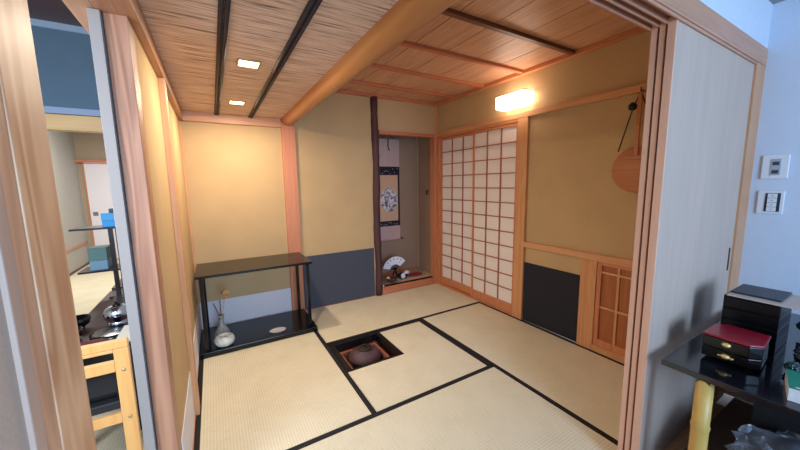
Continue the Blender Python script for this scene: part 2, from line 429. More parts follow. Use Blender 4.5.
lg = MB(); pts = []; rad = []
for i in range(16):
    y = .0 + (YF-.0)*i/15; pts.append((TP, y, 2.012)); rad.append(.064 + .010*i/15)
trim(lg.tube(pts, rad, 28), LOG, 0)

# ------------------------------------------------------------------ front opening: three stacked sliding doors
hd = MB(); hd.box(-2.75, .14, -2.836, YF, 1.985, 2.062)
for y0, y1 in ((-2.735, YF), (-2.765, -2.757), (-2.793, -2.785), (-2.830, -2.822)): hd.box(-2.75, .0, y0, y1, 1.962, 1.985)
hd.box(-2.75, .14, -2.836, -2.830, 1.972, 1.985)
trim(hd, wood('header_wood', (200,150,122), (164,116,90), 'X'))
for n, (ya, yb_, xl) in enumerate(((-2.756, -2.736, -.968), (-2.784, -2.766, -.972), (-2.821, -2.794, -.978))):
    r = sroot('door_%d' % (4+n), ((xl+0)/2, (ya+yb_)/2, .004))
    obj('door_panel', MB().box(xl+.010, .0, ya, yb_, .004, 1.983), DOORP, r)
    obj('edge_strip', MB().box(xl, xl+.010, ya-.0008, yb_+.0008, .004, 1.983), EDGE, r, .001)
    if n == 2:
        obj('finger_pull', MB().box(-.052, -.036, ya-.003, ya+.001, .84, .97), simple('pull_dark', (30,24,22), .5), r, .001)
trim(MB().box(.0, .138, -2.832, -2.735, .0, 1.985), wood('right_jamb', (206,152,112), (170,116,82), 'Z'))
trim(MB().box(.14, .17, -2.828, -2.735, .0, 2.062), WOODZ)
trim(MB().box(-2.75, .0, -2.872, YF, -.06, .003), WOODX)                          # threshold
struct('wall_front_upper', MB().box(-2.87, .17, -2.825, -2.74, 2.062, 2.6), BLUEW)
struct('wall_side', MB().box(.17, .27, -6.5, -2.735, 0, 2.42), BLUEW)
struct('ceiling_front', MB().box(-2.87, .27, -6.5, -2.825, 2.30, 2.36), simple('front_ceiling', (150,156,160), .9))
struct('wall_front_left', MB().box(-2.87, W-.006, -6.5, -2.897, 0, 2.3), plaster('warm_grey_plaster', (208,190,172)))
struct('floor_front', MB().box(-2.75, .17, -6.5, -2.872, -.059, -.001), wood('front_floor', (120,92,72), (86,64,50), 'Y'))
trim(MB().box(W-.12, W, -2.838, -2.733, 0, 2.0), JAMB)                            # big near pillar
trim(MB().box(W-.12, W-.0015, -2.872, -2.838, 0, 2.0), wood('tan_strip', (234,186,148), (196,144,110), 'Z', broad=6, cathedral=.4, con=.8))
trim(MB().box(W-.12, W-.001, -2.897, -2.872, 0, 2.0), wood('pale_edge', (214,184,164), (190,156,136), 'Z'))

# white sliding door pushed back in the left opening
r = sroot('door_7', (-2.85, -1.3, 0))
obj('door_panel', MB().box(-2.846, -2.818, -1.968, -.9, .004, 1.928), simple('white_door', (226,224,228), .6), r, .001)
obj('edge_strip', MB().box(-2.8475, -2.8165, -1.974, -1.968, .004, 1.928), simple('white_strip', (156,148,142), .85), r, .001)
# opening head on the left wall
trim(MB().box(-2.90, W-.08, -2.735, -.0, 1.93, 2.06), wood('left_head', (196,150,118), (156,110,82), 'Y'))

# ------------------------------------------------------------------ left room beyond the opening
TATL = tatami('far_rush', 0, (214,204,176))
struct('floor_left_room', MB().box(-4.6, -2.87, -2.73, 4.5, zb, -.0), TATL)
w = MB(); w.box(-4.68, -4.6, -2.9, 4.5, 0, 2.6)
struct('wall_left_room_side', w, simple('grey_plaster', (176,172,164), .9, noise=.03))
w = MB(); w.box(-4.68, -4.6+.08, 4.5, 4.56, 0, 2.6); w.box(-4.52, -2.9, 4.5, 4.56, 1.86, 2.6)
struct('wall_left_room_far', w, simple('brown_plaster', (168,150,128), .9, noise=.04))
w = MB(); w.box(-4.6, -2.88, .0, .07, 1.925, 2.56)
struct('wall_blue_partition', w, simple('blue_plaster', (92,118,140), .9, noise=.06, nscale=5))
trim(MB().box(-4.6, -2.88, -.015, .085, 1.80, 1.912), wood('yellow_beam', (226,188,128), (198,152,92), 'X'))
trim(MB().box(-4.6, -2.88, -.008, .0, 1.918, 1.965), simple('blue_white_strip', (150,170,200), .6), 0)
trim(MB().box(-4.6, -2.88, -.012, .0, 2.515, 2.56), simple('pale_cornice', (156,180,206), .6), 0)
struct('ceiling_left_room', MB().box(-4.68, -2.87, -2.9, 4.56, 2.56, 2.6), wood('dark_ceiling', (96,72,70), (60,44,44), 'X'))
struct('wall_left_room_right', MB().box(-2.88, -2.865, -.9, 4.5, 0, 2.56), GREYW)
struct('wall_left_upper', MB().box(-2.90, -2.815, -2.735, .0, 2.06, 2.6), OCH)
# far white sliding doors
for n, (a, b_) in enumerate(((-4.52, -3.70), (-3.72, -2.90))):
    yy = 4.47 if n == 0 else 4.44
    r = sroot('door_%d' % (8+n), ((a+b_)/2, yy, 0)); fr = MB()
    fr.box(a, a+.02, yy-.012, yy+.012, .01, 1.82); fr.box(b_-.02, b_, yy-.012, yy+.012, .01, 1.82); fr.box(a+.02, b_-.02, yy-.012, yy+.012, .01, .03); fr.box(a+.02, b_-.02, yy-.012, yy+.012, 1.80, 1.82)
    obj('door_frame', fr, REDZ, r)
    obj('door_panel', MB().box(a+.02, b_-.02, yy-.008, yy+.008, .03, 1.80), simple('fusuma_white', (226,222,228), .8), r)
    hx = a+.09 if n == 0 else b_-.09
    obj('finger_pull', MB().box(hx-.035, hx+.035, yy-.011, yy-.006, .86, .93), simple('pull_grey', (120,110,104), .5), r)
trim(MB().box(-4.6, -2.9, 4.42, 4.5, 1.825, 1.87), REDX)
trim(MB().box(-4.6, -4.585, 0.09, 4.42, .375, .405), REDY)
trim(MB().box(-4.6, -4.58, 0.09, 4.42, 0, .03), wood('dark_base', (90,60,50), (60,38,32), 'Y'))
r = sroot('window_1', (-4.59, 2.6, .05))
obj('window_frame', MB().box(-4.6, -4.578, 2.05, 2.08, .035, .374).box(-4.6, -4.578, 3.28, 3.31, .035, .374), REDZ, r)
obj('paper', MB().box(-4.6, -4.584, 2.08, 3.28, .035, .374), simple('low_paper', (236,240,246), .8), r)

# ------------------------------------------------------------------ lacquer stand (two boards, four posts) and what stands on it
t = thing('lacquer_stand', 'black lacquer two-board tea stand on the mat in the back left corner', 'stand', (-2.27, -.28, .001))
obj('top_board', MB().box(-2.725, -1.815, -.545, -.045, .648, .668), BLACK, t, .003)
obj('base_board', MB().box(-2.738, -1.800, -.560, -.040, .001, .045), BLACK, t, .004)
for px in (-2.685, -1.855):
    for py in (-.515, -.080):
        obj('leg', MB().box(px-.0135, px+.0135, py-.0135, py+.0135, .045, .648), BLACK, t, .003)

CER = simple('grey_white_glaze', (196,200,200), .15, noise=.08, nscale=30, trans=.6, ior=1.35)
t = thing('water_flask', 'grey white flask on the lacquer stand holding a bamboo ladle and two rods', 'flask', (-2.572, -.345, .0455))
obj('flask_body', MB().lathe([(0,.0),(.050,.0),(.062,.015),(.064,.040),(.052,.075),(.030,.110),(.018,.140),(.017,.185),(.026,.215),(.023,.215),(.014,.185),(.014,.14),(.025,.11),(.046,.072),(.056,.04),(.05,.008),(0,.008)], (-2.572,-.345,.0455)), CER, t)
obj('neck_cord', MB().torus((-2.572,-.345,.232), .0185, .004, 20, 8), DGREY, t)
BAM = simple('bamboo', (206,160,104), .5, noise=.1, nscale=40)
t = thing('bamboo_ladle', 'long handled bamboo ladle standing cup-up in the flask', 'ladle', (-2.572, -.345, .056))
obj('ladle_handle', MB().tube([(-2.568,-.346,.060), (-2.560,-.346,.25), (-2.530,-.350,.430)], .0032, 8), BAM, t)
mm = Matrix.Translation((-2.518, -.366, .452)) @ Matrix.Rotation(math.radians(72), 4, 'X') @ Matrix.Rotation(.25, 4, 'Y')
obj('ladle_cup', MB().lathe([(0,-.022),(.030,-.022),(.033,-.018),(.033,.024),(.028,.024),(.028,-.014),(0,-.014)], (0,0,0), 24, mm), BAM, t)
for k, (dx, top) in enumerate(((-.055, (-2.620,-.345,.372)), (-.012, (-2.570,-.342,.392)))):
    s_ = obj('fire_rod', MB().tube([(-2.576+k*.003,-.341,.058), (-2.579+k*.008,-.343,.24), top], .0032, 8), DGREY)
    tag(s_, ['thin dark metal rod leaning left out of the flask', 'thin dark metal rod standing between the other rod and the ladle'][k], 'rod', 'fire rods in the flask')
t = thing('ring_vase', 'round pale ceramic pot with a dark hole in its top, in front of the flask', 'pot', (-2.560, -.487, .0455))
obj('pot_body', MB().lathe([(0,0),(.040,0),(.064,.014),(.077,.038),(.078,.054),(.068,.076),(.050,.088),(.036,.086),(.027,.074),(.023,.055),(.023,.02),(0,.02)], (-2.560,-.487,.0455)), simple('speckled_glaze', (206,212,206), .3, noise=.28, nscale=38, coat=.3), t)
obj('mouth', MB().lathe([(0,.0),(.0225,.0),(.0225,.036),(.019,.036),(.019,.004),(0,.004)], (-2.560,-.487,.068), 20), simple('dark_hollow', (46,40,36), .7), t)
t = thing('oval_plate', 'small flat white oval dish on the base of the lacquer stand', 'dish', (-2.135, -.455, .046))
mm = Matrix.Translation((-2.135,-.455,.046)) @ Matrix.Diagonal((1.25, .85, 1, 1))
obj('dish_body', MB().lathe([(0,0),(.045,0),(.058,.010),(.055,.012),(.044,.005),(0,.005)], (0,0,0), 32, mm), simple('white_porcelain', (232,226,216), .3), t)

# ------------------------------------------------------------------ sunken hearth
t = thing('hearth_frame', 'black lacquered square frame around the sunken hearth', 'hearth', ((rx0+rx1)/2, (ry0+ry1)/2, -.06))
fw = .042; f = MB()
f.box(rx0, rx1, ry1-fw, ry1, -.06, .003); f.box(rx0, rx1, ry0, ry0+.022, -.06, .003)
f.box(rx0, rx0+fw, ry0+.022, ry1-fw, -.06, .003); f.box(rx1-fw, rx1, ry0+.022, ry1-fw, -.06, .003)
obj('outer_frame', f, ROFR, t, .002)
ix0, ix1, iy0, iy1 = rx0+.062, rx1-.062, ry0+.05, ry1-.062; z0 = -.30; z1 = -.062
COP = simple('copper_lining', (170,104,84), .5, metal=.2)
f = MB(); q = .026
f.box(ix0, ix1, iy1-q, iy1, z0, z1); f.box(ix0, ix1, iy0, iy0+q, z0, z1); f.box(ix0, ix0+q, iy0+q, iy1-q, z0, z1); f.box(ix1-q, ix1, iy0+q, iy1-q, z0, z1)
obj('copper_liner', f, COP, t, .002)
f = MB(); f.box(rx0+.001, rx1-.001, ry0+.001, ry1-.001, -.40, -.302)
obj('hearth_base', f, simple('hearth_dark', (24,20,20), .9), t)
tag(obj('ash_bed', MB().box(ix0+q+.001, ix1-q-.001, iy0+q+.001, iy1-q-.001, -.30, -.16), simple('grey_ash', (70,62,60), 1, noise=.2, nscale=80, bump=1)), 'dark grey ash filling the sunken hearth under the kettle', 'ash')['kind'] = 'stuff'
kc = (-1.556, -1.085, -.1595)
IRON = simple('brown_iron', (84,60,64), .55, noise=.15, nscale=50, bump=.5)
t = thing('iron_kettle', 'round brown iron kettle with a lid sitting in the sunken hearth', 'kettle', kc)
obj('kettle_body', MB().lathe([(0,0),(.085,0),(.115,.03),(.126,.075),(.138,.088),(.138,.096),(.130,.112),(.112,.134),(.088,.146),(.064,.150),(.061,.158),(.056,.158),(.056,.138),(0,.138)], kc, 40), IRON, t)
l = obj('kettle_lid', MB().lathe([(.0,.1585),(.058,.1585),(.061,.164),(.056,.170),(.025,.176),(0,.178)], kc, 32), simple('dark_lid', (54,42,38), .4, metal=.4), t)
obj('lid_knob', MB().lathe([(0,.176),(.007,.176),(.006,.182),(.011,.188),(.009,.195),(0,.198)], kc, 20), simple('knob_dark', (44,34,30), .4), l)
for s in (-1, 1):
    obj('lug', MB().torus((kc[0]+s*.104, kc[1]-.03*s, kc[2]+.122), .013, .005, 16, 8, None), IRON, t)
CH = simple('white_charcoal', (224,214,204), .8, noise=.1)
for k, (p, a) in enumerate((((-1.700,-1.075), .3), ((-1.693,-1.135), 1.3), ((-1.698,-1.18), .7))):
    d = Vector((math.cos(a), math.sin(a), .15))*.024; c = Vector((p[0], p[1], -.1475+.0))
    tag(obj('charcoal_stick', MB().tube([c-d, c, c+d], .009, 8), CH), ['white charcoal twig at the back left of the hearth', 'white charcoal twig beside the kettle, middle of the three', 'white charcoal twig nearest the front of the hearth'][k], 'charcoal', 'white charcoal twigs in the hearth')

# ------------------------------------------------------------------ alcove: scroll, fan and ornaments
sy = .436
t = thing('hanging_scroll', 'hanging scroll with a grey ink picture on the alcove back wall', 'scroll', (-.472, sy, .58))
MAU = simple('mauve_silk', (206,170,162), .7, noise=.05, nscale=90)
obj('backing', MB().box(-.642, -.302, sy, sy+.003, .592, 1.955), simple('dark_silk_border', (46,30,40), .8), t)
obj('upper_panel', MB().box(-.642, -.302, sy-.003, sy-.0005, 1.592, 1.955), MAU, t)
obj('lower_panel', MB().box(-.642, -.302, sy-.003, sy-.0005, .600, .780), MAU, t)
def ink(name):
    m, nt, b = nmat(name); N = nt.nodes.new; L = nt.links.new
    tc = N('ShaderNodeTexCoord')
    n = N('ShaderNodeTexNoise'); n.inputs['Scale'].default_value = 16; n.inputs['Detail'].default_value = 5; n.inputs['Distortion'].default_value = 1.2; L(tc.outputs['Object'], n.inputs['Vector'])
    mp = N('ShaderNodeMapping'); mp.inputs['Location'].default_value = (0, 0, -.575*.5*0 - .56*5.6); mp.inputs['Scale'].default_value = (7.2, 1, 5.6); L(tc.outputs['Object'], mp.inputs['Vector'])
    g = N('ShaderNodeTexGradient'); g.gradient_type = 'SPHERICAL'; L(mp.outputs[0], g.inputs['Vector'])
    r0 = N('ShaderNodeValToRGB'); r0.color_ramp.elements[0].position = .02; r0.color_ramp.elements[1].position = .14; L(g.outputs['Fac'], r0.inputs['Fac'])
    r = N('ShaderNodeValToRGB'); e = r.color_ramp.elements; e[0].position = .40; e[0].color = lin((112,100,106)); e[1].position = .54; e[1].color = lin((238,228,230))
    L(n.outputs['Fac'], r.inputs['Fac'])
    mx = N('ShaderNodeMix'); mx.data_type = 'RGBA'; L(r0.outputs['Color'], mx.inputs[0]); mx.inputs[6].default_value = lin((224,178,142)); L(r.outputs['Color'], mx.inputs[7])
    L(mx.outputs[2], b.inputs['Base Color']); b.inputs['Roughness'].default_value = .8
    return m
obj('painting', MB().box(-.612, -.332, sy-.003, sy-.0005, .852, 1.478), ink('ink_painting'), t)
NB = simple('navy_brocade', (22,22,36), .7)
for z0_, z1_ in ((1.480, 1.590), (.782, .850)):
    bd = obj('brocade_band', MB().box(-.642, -.302, sy-.0035, sy-.0005, z0_, z1_), NB, t)
    fl = MB()
    for i in range(9):
        xx = -.62+.30*(i+.5)/9+random.uniform(-.012, .012); zz = random.uniform(z0_+.015, z1_-.015)
        fl.lathe([(0,0),(.006,0),(.006,.0006),(0,.0006)], (0,0,0), 8, Matrix.Translation((xx, sy-.0036, zz)) @ Matrix.Rotation(PI/2, 4, 'X'))
    obj('blossom', fl, simple('silver_thread', (196,190,200), .6), bd)
for xx in (-.520, -.424):
    obj('hanging_ribbon', MB().box(xx-.011, xx+.011, sy-.005, sy-.0032, 1.600, 1.950), simple('pale_ribbon', (206,178,162), .7), t)
rd = obj('bottom_rod', MB().tube([(-.655, sy-.004, .590), (-.289, sy-.004, .590)], .010, 14), MAU, t)
for xx in (-.668, -.276): obj('rod_knob', MB().tube([(xx-.013, sy-.004, .590), (xx+.013, sy-.004, .590)], .0125, 12), simple('scroll_knob', (34,20,22), .4), rd)
obj('top_rod', MB().tube([(-.642, sy-.002, 1.958), (-.302, sy-.002, 1.958)], .006, 10), REDX, t)
obj('hanging_cord', MB().tube([(-.56, sy-.004, 1.962), (-.472, sy-.010, 2.04), (-.384, sy-.004, 1.962)], .003, 8).tube([(-.472, sy-.012, 1.955), (-.478, sy-.012, 1.86), (-.46, sy-.012, 1.80)], .007, 8), simple('scroll_cord', (64,46,44), .7), t)
tag(obj('scroll_hook', MB().tube([(-.472, .459, 2.045), (-.472, sy-.010, 2.045)], .004, 8), DGREY), 'small dark hook on the alcove wall above the scroll', 'hook')
tag(obj('wall_peg', MB().tube([(.019, .2, 1.26), (-.006, .2, 1.26), (-.008, .2, 1.20)], .008, 10), DGREY), 'small dark peg on the right side wall of the alcove', 'peg')

# folding fan
fp = Vector((-.522, .200, .214)); t = thing('folding_fan', 'open white folding fan with black writing on a black stand in the alcove', 'fan', (-.522, .215, .099))
def farc(a, r, d=0): return Vector((fp.x + r*math.cos(a), fp.y + d - .012*math.cos(a), fp.z + r*math.sin(a)))
a0, a1 = math.radians(166), math.radians(38); n = 20; lf = MB()
vi = []; vo = []
for i in range(n+1):
    a = a0+(a1-a0)*i/n; z = .003 if i % 2 else -.003
    vi.append([lf.bm.verts.new(farc(a, .078, z+e)) for e in (0, .0012)]); vo.append([lf.bm.verts.new(farc(a, .185, z+e)) for e in (0, .0012)])
for i in range(n):
    for e in (0, 1): lf.bm.faces.new([vi[i][e], vo[i][e], vo[i+1][e], vi[i+1][e]])
    lf.bm.faces.new([vo[i][0], vo[i][1], vo[i+1][1], vo[i+1][0]]); lf.bm.faces.new([vi[i][0], vi[i][1], vi[i+1][1], vi[i+1][0]])
leaf = obj('fan_leaf', lf, simple('fan_paper', (236,236,246), .7), t)
for i in range(5):                                       # five brush characters around the arc
    a = math.radians(136-19*i); c = farc(a, .158, -.006); gl = MB()
    tx = Vector((math.sin(a), 0, -math.cos(a))); tz = Vector((math.cos(a), 0, math.sin(a)))
    for (u0, v0, u1, v1) in ((-.009,.006,.009,.007), (-.008,-.001,.008,0), (0,.011,-.001,-.010), (-.003,-.002,-.009,-.010), (.002,-.002,.009,-.010)):
        gl.tube([c+tx*u0+tz*v0, c+tx*u1+tz*v1], .0016, 5)
    obj('written_character', gl, DGREY, leaf)
for (ad, rr) in ((62,.115), (138,.108)): obj('ink_mark', MB().blob(farc(math.radians(ad), rr, -.006), .007, ad, .3, 1, (1,.2,1)), DGREY, leaf)
for i in range(9):
    a = a0+(a1-a0)*i/8; r0 = farc(a, -.018, .006); r1 = farc(a, .080 if 0 < i < 8 else .187, .006)
    obj('rib', MB().tube([r0, r1], .004, 6), BLACK, t)
st = MB(); st.box(-.585, -.462, .19, .25, .099, .112); st.tube([(-.56,.22,.112), (-.535,.215,.19), (-.525,.212,.215)], .010, 8); st.tube([(-.485,.22,.112), (-.51,.215,.19), (-.52,.212,.215)], .010, 8)
obj('fan_stand', st, BLACK, t, .001)
# bowl
t = thing('tea_bowl', 'dark brown bowl with a peach ball in it at the left end of the alcove', 'bowl', (-.665, .115, .1005))
obj('bowl_body', MB().lathe([(0,0),(.036,0),(.040,.006),(.068,.022),(.080,.048),(.082,.062),(.077,.062),(.072,.048),(.055,.026),(0,.016)], (-.640,.095,.099)), simple('brown_glaze', (86,52,44), .3, noise=.3, nscale=30), t)
tag(obj('round_ornament', MB().blob((-.690,.105,.148), .030, 3, .12, 3), simple('peach_cloth', (236,186,150), .6)), 'small peach coloured ball lying in the brown bowl', 'ornament')
tag(obj('green_trinket', MB().blob((-.545,.090,.1175), .020, 5, .15, 3, (1.1,.8,.85)), simple('sage_glaze', (150,160,120), .5)), 'tiny sage green trinket lying between the bowl and the dark figure', 'trinket')
# black and white figure
t = thing('small_figurine', 'small black and white rounded figure sitting in front of the fan in the alcove', 'figurine', (-.445, .150, .099))
obj('body', MB().blob((-.445,.150,.142), .068, 2, .15, 3, (1.2,.8,.60)), simple('black_cloth', (16,16,22), .6), t)
obj('white_chest', MB().blob((-.462,.105,.152), .038, 4, .25, 3, (.8,.5,1)), simple('white_cloth', (226,226,238), .7), t)
obj('white_head', MB().blob((-.395,.125,.185), .030, 6, .45, 3, (1.4,.8,.75)), simple('white_fur', (232,226,232), .8), t)
tag(obj('red_cloth', MB().blob((-.215,.190,.115), .092, 9, .22, 3, (1.15,.62,.17)), simple('red_silk', (150,24,34), .6, noise=.25, nscale=30)), 'folded dark red cloth lying at the right end of the alcove floor', 'cloth')
tag(obj('white_post_cap', MB().blob((-.815,-.012,.106), .011, 1, .2, 2, (.8,.8,1.4)), simple('white_cap', (236,228,220), .5)), 'tiny white knob at the left end of the red alcove sill', 'knob')

# ------------------------------------------------------------------ ceiling downlights and wall lamp
def light_area(name, loc, size, power, col, rot=(0,0,0), sy=None):
    l = bpy.data.lights.new(name, 'AREA'); l.size = size; l.energy = power; l.color = col
    if sy: l.shape = 'RECTANGLE'; l.size_y = sy
    o = bpy.data.objects.new(name, l); C.objects.link(o); o.location = loc; o.rotation_euler = rot; return o
WARM = (1, .83, .64)
for k, (x, y) in enumerate(dl):
    t = thing('ceiling_downlight', ['square recessed ceiling light nearer the viewer in the reed ceiling', 'square recessed ceiling light nearer the back wall in the reed ceiling'][k], 'light', (x, y, LO), 'downlights in the reed ceiling')
    f = MB(); a, b_ = hs-.001, hs-.010
    for s in (-1, 1):
        f.box(x+min(s*a, s*b_), x+max(s*a, s*b_), y-a, y+a, LO-.004, LO+.035); f.box(x-b_, x+b_, y+min(s*a, s*b_), y+max(s*a, s*b_), LO-.004, LO+.035)
    f.box(x-a, x+a, y-a, y+a, LO+.035, LO+.04)
    obj('light_frame', f, simple('light_rim', (190,150,110), .5), t)
    obj('diffuser', MB().box(x-b_+.001, x+b_-.001, y-b_+.001, y+b_-.001, LO-.002, LO+.006), emis('downlight_glow', (255,226,170), 9), t)
    light_area('downlight_lamp', (x, y, LO-.006), .08, 12.5, WARM)
lx0, lx1, ly0, ly1, lz0, lz1 = -.125, .0, -1.450, -1.125, 2.052, 2.168
t = thing('wall_lamp', 'glowing white box-shaped paper lamp on the right wall above the paper doors', 'lamp', (-.06, -1.28, 2.05))
obj('paper_shade', MB().box(lx0, lx1+.006, ly0, ly1, lz0, lz1), emis('lamp_paper', (255,232,210), 8), t, .002)
f = MB(); e = .003
for y in (ly0, ly1):
    for z in (lz0, lz1): f.box(lx0-e, lx1+.006, y-e, y+e, z-e, z+e)
    f.box(lx0-e, lx0+e, y-e, y+e, lz0, lz1)
for z in (lz0, lz1): f.box(lx0-e, lx0+e, ly0, ly1, z-e, z+e)
obj('lamp_frame', f, simple('lamp_wood', (214,170,130), .5), t)
obj('wall_plate', MB().box(.006, .0198, ly0+.03, ly1-.03, 2.06, 2.16), simple('lamp_plate', (220,214,200), .5), t)

# ------------------------------------------------------------------ round wooden board hanging on the right wall
hx = -.03; dy = -.024
t = thing('hanging_wooden_disc', 'large round wooden disc hanging by a black cord on the ochre right wall', 'disc', (hx, -2.319, 1.275))
DW = wood('disc_wood', (196,128,84), (158,92,56), 'Y', broad=12)
mm = Matrix.Translation((hx, -2.319, 1.430)) @ Matrix.Rotation(-PI/2, 4, 'Y')
obj('disc', MB().lathe([(0,-.015),(.148,-.015),(.153,-.011),(.153,.011),(.148,.015),(0,.015)], (0,0,0), 48, mm), DW, t)
obj('cross_bar', MB().box(hx-.030, hx-.014, -2.42, -2.245, 1.500, 1.528), DW, t, .004)
obj('handle', MB().box(hx-.030, hx-.012, -2.331, -2.307, 1.528, 1.93), DW, t, .003)
obj('cord', MB().tube([(hx-.018, -2.205, 1.560), (hx-.018, -2.275, 1.83), (hx-.018, -2.31, 1.925)], .0045, 8).tube([(hx-.018, -2.432, 1.560), (hx-.018, -2.362, 1.83), (hx-.018, -2.325, 1.925)], .0045, 8), DGREY, t)
obj('cord_knot', MB().blob((hx-.028, -2.279, 1.853), .026, 2, .35, 3), DGREY, t)
tag(obj('wall_hook', MB().tube([(-.0125, -2.319, 1.955), (-.050, -2.319, 1.945), (-.052, -2.319, 1.97)], .004, 8), DGREY), 'small dark hook on the lintel holding the round wooden disc', 'hook')

# ------------------------------------------------------------------ switches on the side wall
PL = simple('white_plastic', (226,228,234), .35)
def plate(name, z0, z1, label, cat):
    t = thing(name, label, cat, (.17, -2.912, z0))
    obj('cover_plate', MB().box(.160, .1698, -2.964, -2.862, z0, z1), PL, t, .004); return t
t = plate('wall_socket', 1.355, 1.488, 'upper white wall plate with a two-hole outlet beside the door jamb', 'socket')
obj('outlet_insert', MB().box(.157, .161, -2.935, -2.897, 1.375, 1.465), simple('grey_plastic', (170,176,186), .4), t, .001)
for z in (1.392, 1.438):
    o_ = obj('outlet_hole', MB().box(.1555, .158, -2.929, -2.904, z-.008, z+.012), simple('hole_dark', (60,66,80), .6), t)
t = plate('light_switch', 1.158, 1.290, 'lower white wall plate with four slim switches below the outlet', 'switch')
obj('switch_frame', MB().box(.157, .161, -2.950, -2.893, 1.172, 1.276), simple('switch_dark', (34,42,60), .5), t)
for i in range(4):
    z = 1.174+.0252*i; obj('rocker', MB().box(.1545, .158, -2.938, -2.902, z, z+.0235), PL, t, .001)
    obj('rocker_mark', MB().box(.1540, .1548, -2.924, -2.916, z+.010, z+.013), simple('mark', (90,100,120), .6), t)

# ------------------------------------------------------------------ black table in the front room
TZ = .62
t = thing('black_table', 'glossy black table with a bamboo leg in front of the stacked sliding doors', 'table', (-.42, -3.15, 0))
obj('table_top', MB().box(-.995, .150, -3.60, -2.878, TZ-.024, TZ), simple('table_gloss', (14,18,28), .12, coat=.5), t, .003)
BL = simple('bamboo_leg', (206,170,92), .4, noise=.12, nscale=14)
def bleg(x, y):
    f = MB(); n = 24; R = .027; rows = []
    for z in (0, .15, .19, .20, .21, .38, .40, .41, TZ-.024):
        row = []
        for k in range(n):
            a = 2*PI*k/n; rr = R + (.003 if z in (.20, .40) else 0)
            zz = z if z < TZ-.03 else z - .030*abs(math.sin(a))**2
            row.append(f.bm.verts.new((x+rr*math.cos(a), y+rr*math.sin(a), zz)))
        rows.append(row)
    for a, b_ in zip(rows, rows[1:]):
        for k in range(n):
            q_ = f.bm.faces.new([a[k], a[(k+1)%n], b_[(k+1)%n], b_[k]]); q_.smooth = True
    f.bm.faces.new(list(reversed(rows[0]))); f.bm.faces.new(rows[-1])
    return f
for p in ((-.968, -3.012), (-.968, -3.52), (.10, -3.012), (.10, -3.52)): obj('leg', bleg(*p), BL, t)
# red and black box
t = thing('jewel_box', 'low black lacquer box with a dark red lid and brass knobs on the black table', 'box', (-.742, -3.035, TZ+.0005))
def octa(sc, z): return [(x*sc, y*sc, z) for x, y in ((-.085,-.055),(-.085,.080),(.055,.080),(.085,.050),(.085,-.075),(-.055,-.085))]
T = Matrix.Translation((-.745, -3.035, 0)) 
obj('lower_tier', MB().prism(octa(1.0, TZ+.012), (0,0,.040), T), BLACK, t, .003)
obj('upper_tier', MB().prism(octa(1.0, TZ+.054), (0,0,.046), T), BLACK, t, .003)
obj('lid', MB().prism(octa(1.03, TZ+.101), (0,0,.009), T), simple('red_lacquer', (150,10,40), .3, coat=.4), t, .003)
for p in ((-.80,-2.975), (-.80,-3.085), (-.69,-2.975), (-.69,-3.095)): obj('foot', MB().box(p[0]-.009, p[0]+.009, p[1]-.009, p[1]+.009, TZ+.0005, TZ+.012), BLACK, t, .001)
for z in (TZ+.084, TZ+.036):
    k = MB().blob((-.838, -3.028, z), .012, 1, 0, 2, (.9,1.2,.8)); 
    if z < TZ+.05: k.blob((-.838, -3.046, z-.002), .006, 1, 0, 2, (.7,1.2,.7)).blob((-.838,-3.012,z-.002), .006, 1, 0, 2, (.7,1.2,.7))
    obj('brass_knob', k, GOLD, t)
# tall stacked boxes
names = ['lowest', 'second', 'third', 'topmost']
for i in range(4):
    z = TZ+.0005+i*.053
    t = thing('lacquer_box', names[i] + ' black lacquer box in the tall stack against the white side wall', 'box', (-.45, -3.04, z), 'tall stack of black boxes')
    obj('box_body', MB().box(-.56, -.34, -3.112, -2.940, z, z+.046), BOXB, t, .003)
    obj('box_rim', MB().box(-.5602, -.3398, -3.1122, -2.9398, z+.046, z+.0525), BOXB, t, .002)
zt = TZ+.0005+4*.053
t = thing('flat_tray', 'thin black tray with a pale rim on top of the tall black box stack', 'tray', (-.45, -3.08, zt))
obj('tray_base', MB().box(-.565, -.33, -3.235, -2.950, zt, zt+.006), simple('tray_pale', (206,184,166), .35), t, .002)
obj('tray_inset', MB().box(-.520, -.33, -3.105, -2.950, zt+.006, zt+.014), simple('tray_dark', (34,44,60), .4), t, .002)
# wrapped dark green parcels at the right edge
PV = simple('dark_green_wrap', (20,66,62), .15, noise=.5, nscale=26, coat=.6, bump=1)
PV2 = simple('navy_wrap', (22,30,48), .15, noise=.5, nscale=26, coat=.6, bump=1)
for k, (c, r_, mt, lb) in enumerate((((-.49,-3.205,.758), .050, PV, 'crinkled dark green wrapped parcel, upper one at the right of the tall boxes'),
        ((-.600,-3.205,.676), .043, PV2, 'crinkled navy wrapped parcel lying under the green one on the black table'),
        ((-.700,-3.180,.6425), .020, PV, 'small crinkled dark green parcel in front of the navy one'))):
    tag(obj('wrapped_parcel', MB().blob(c, r_, 11+k, .55, 4, (1.2,.9,1.0 if k else 1), 14), mt), lb, 'parcel', 'wrapped parcels on the black table')
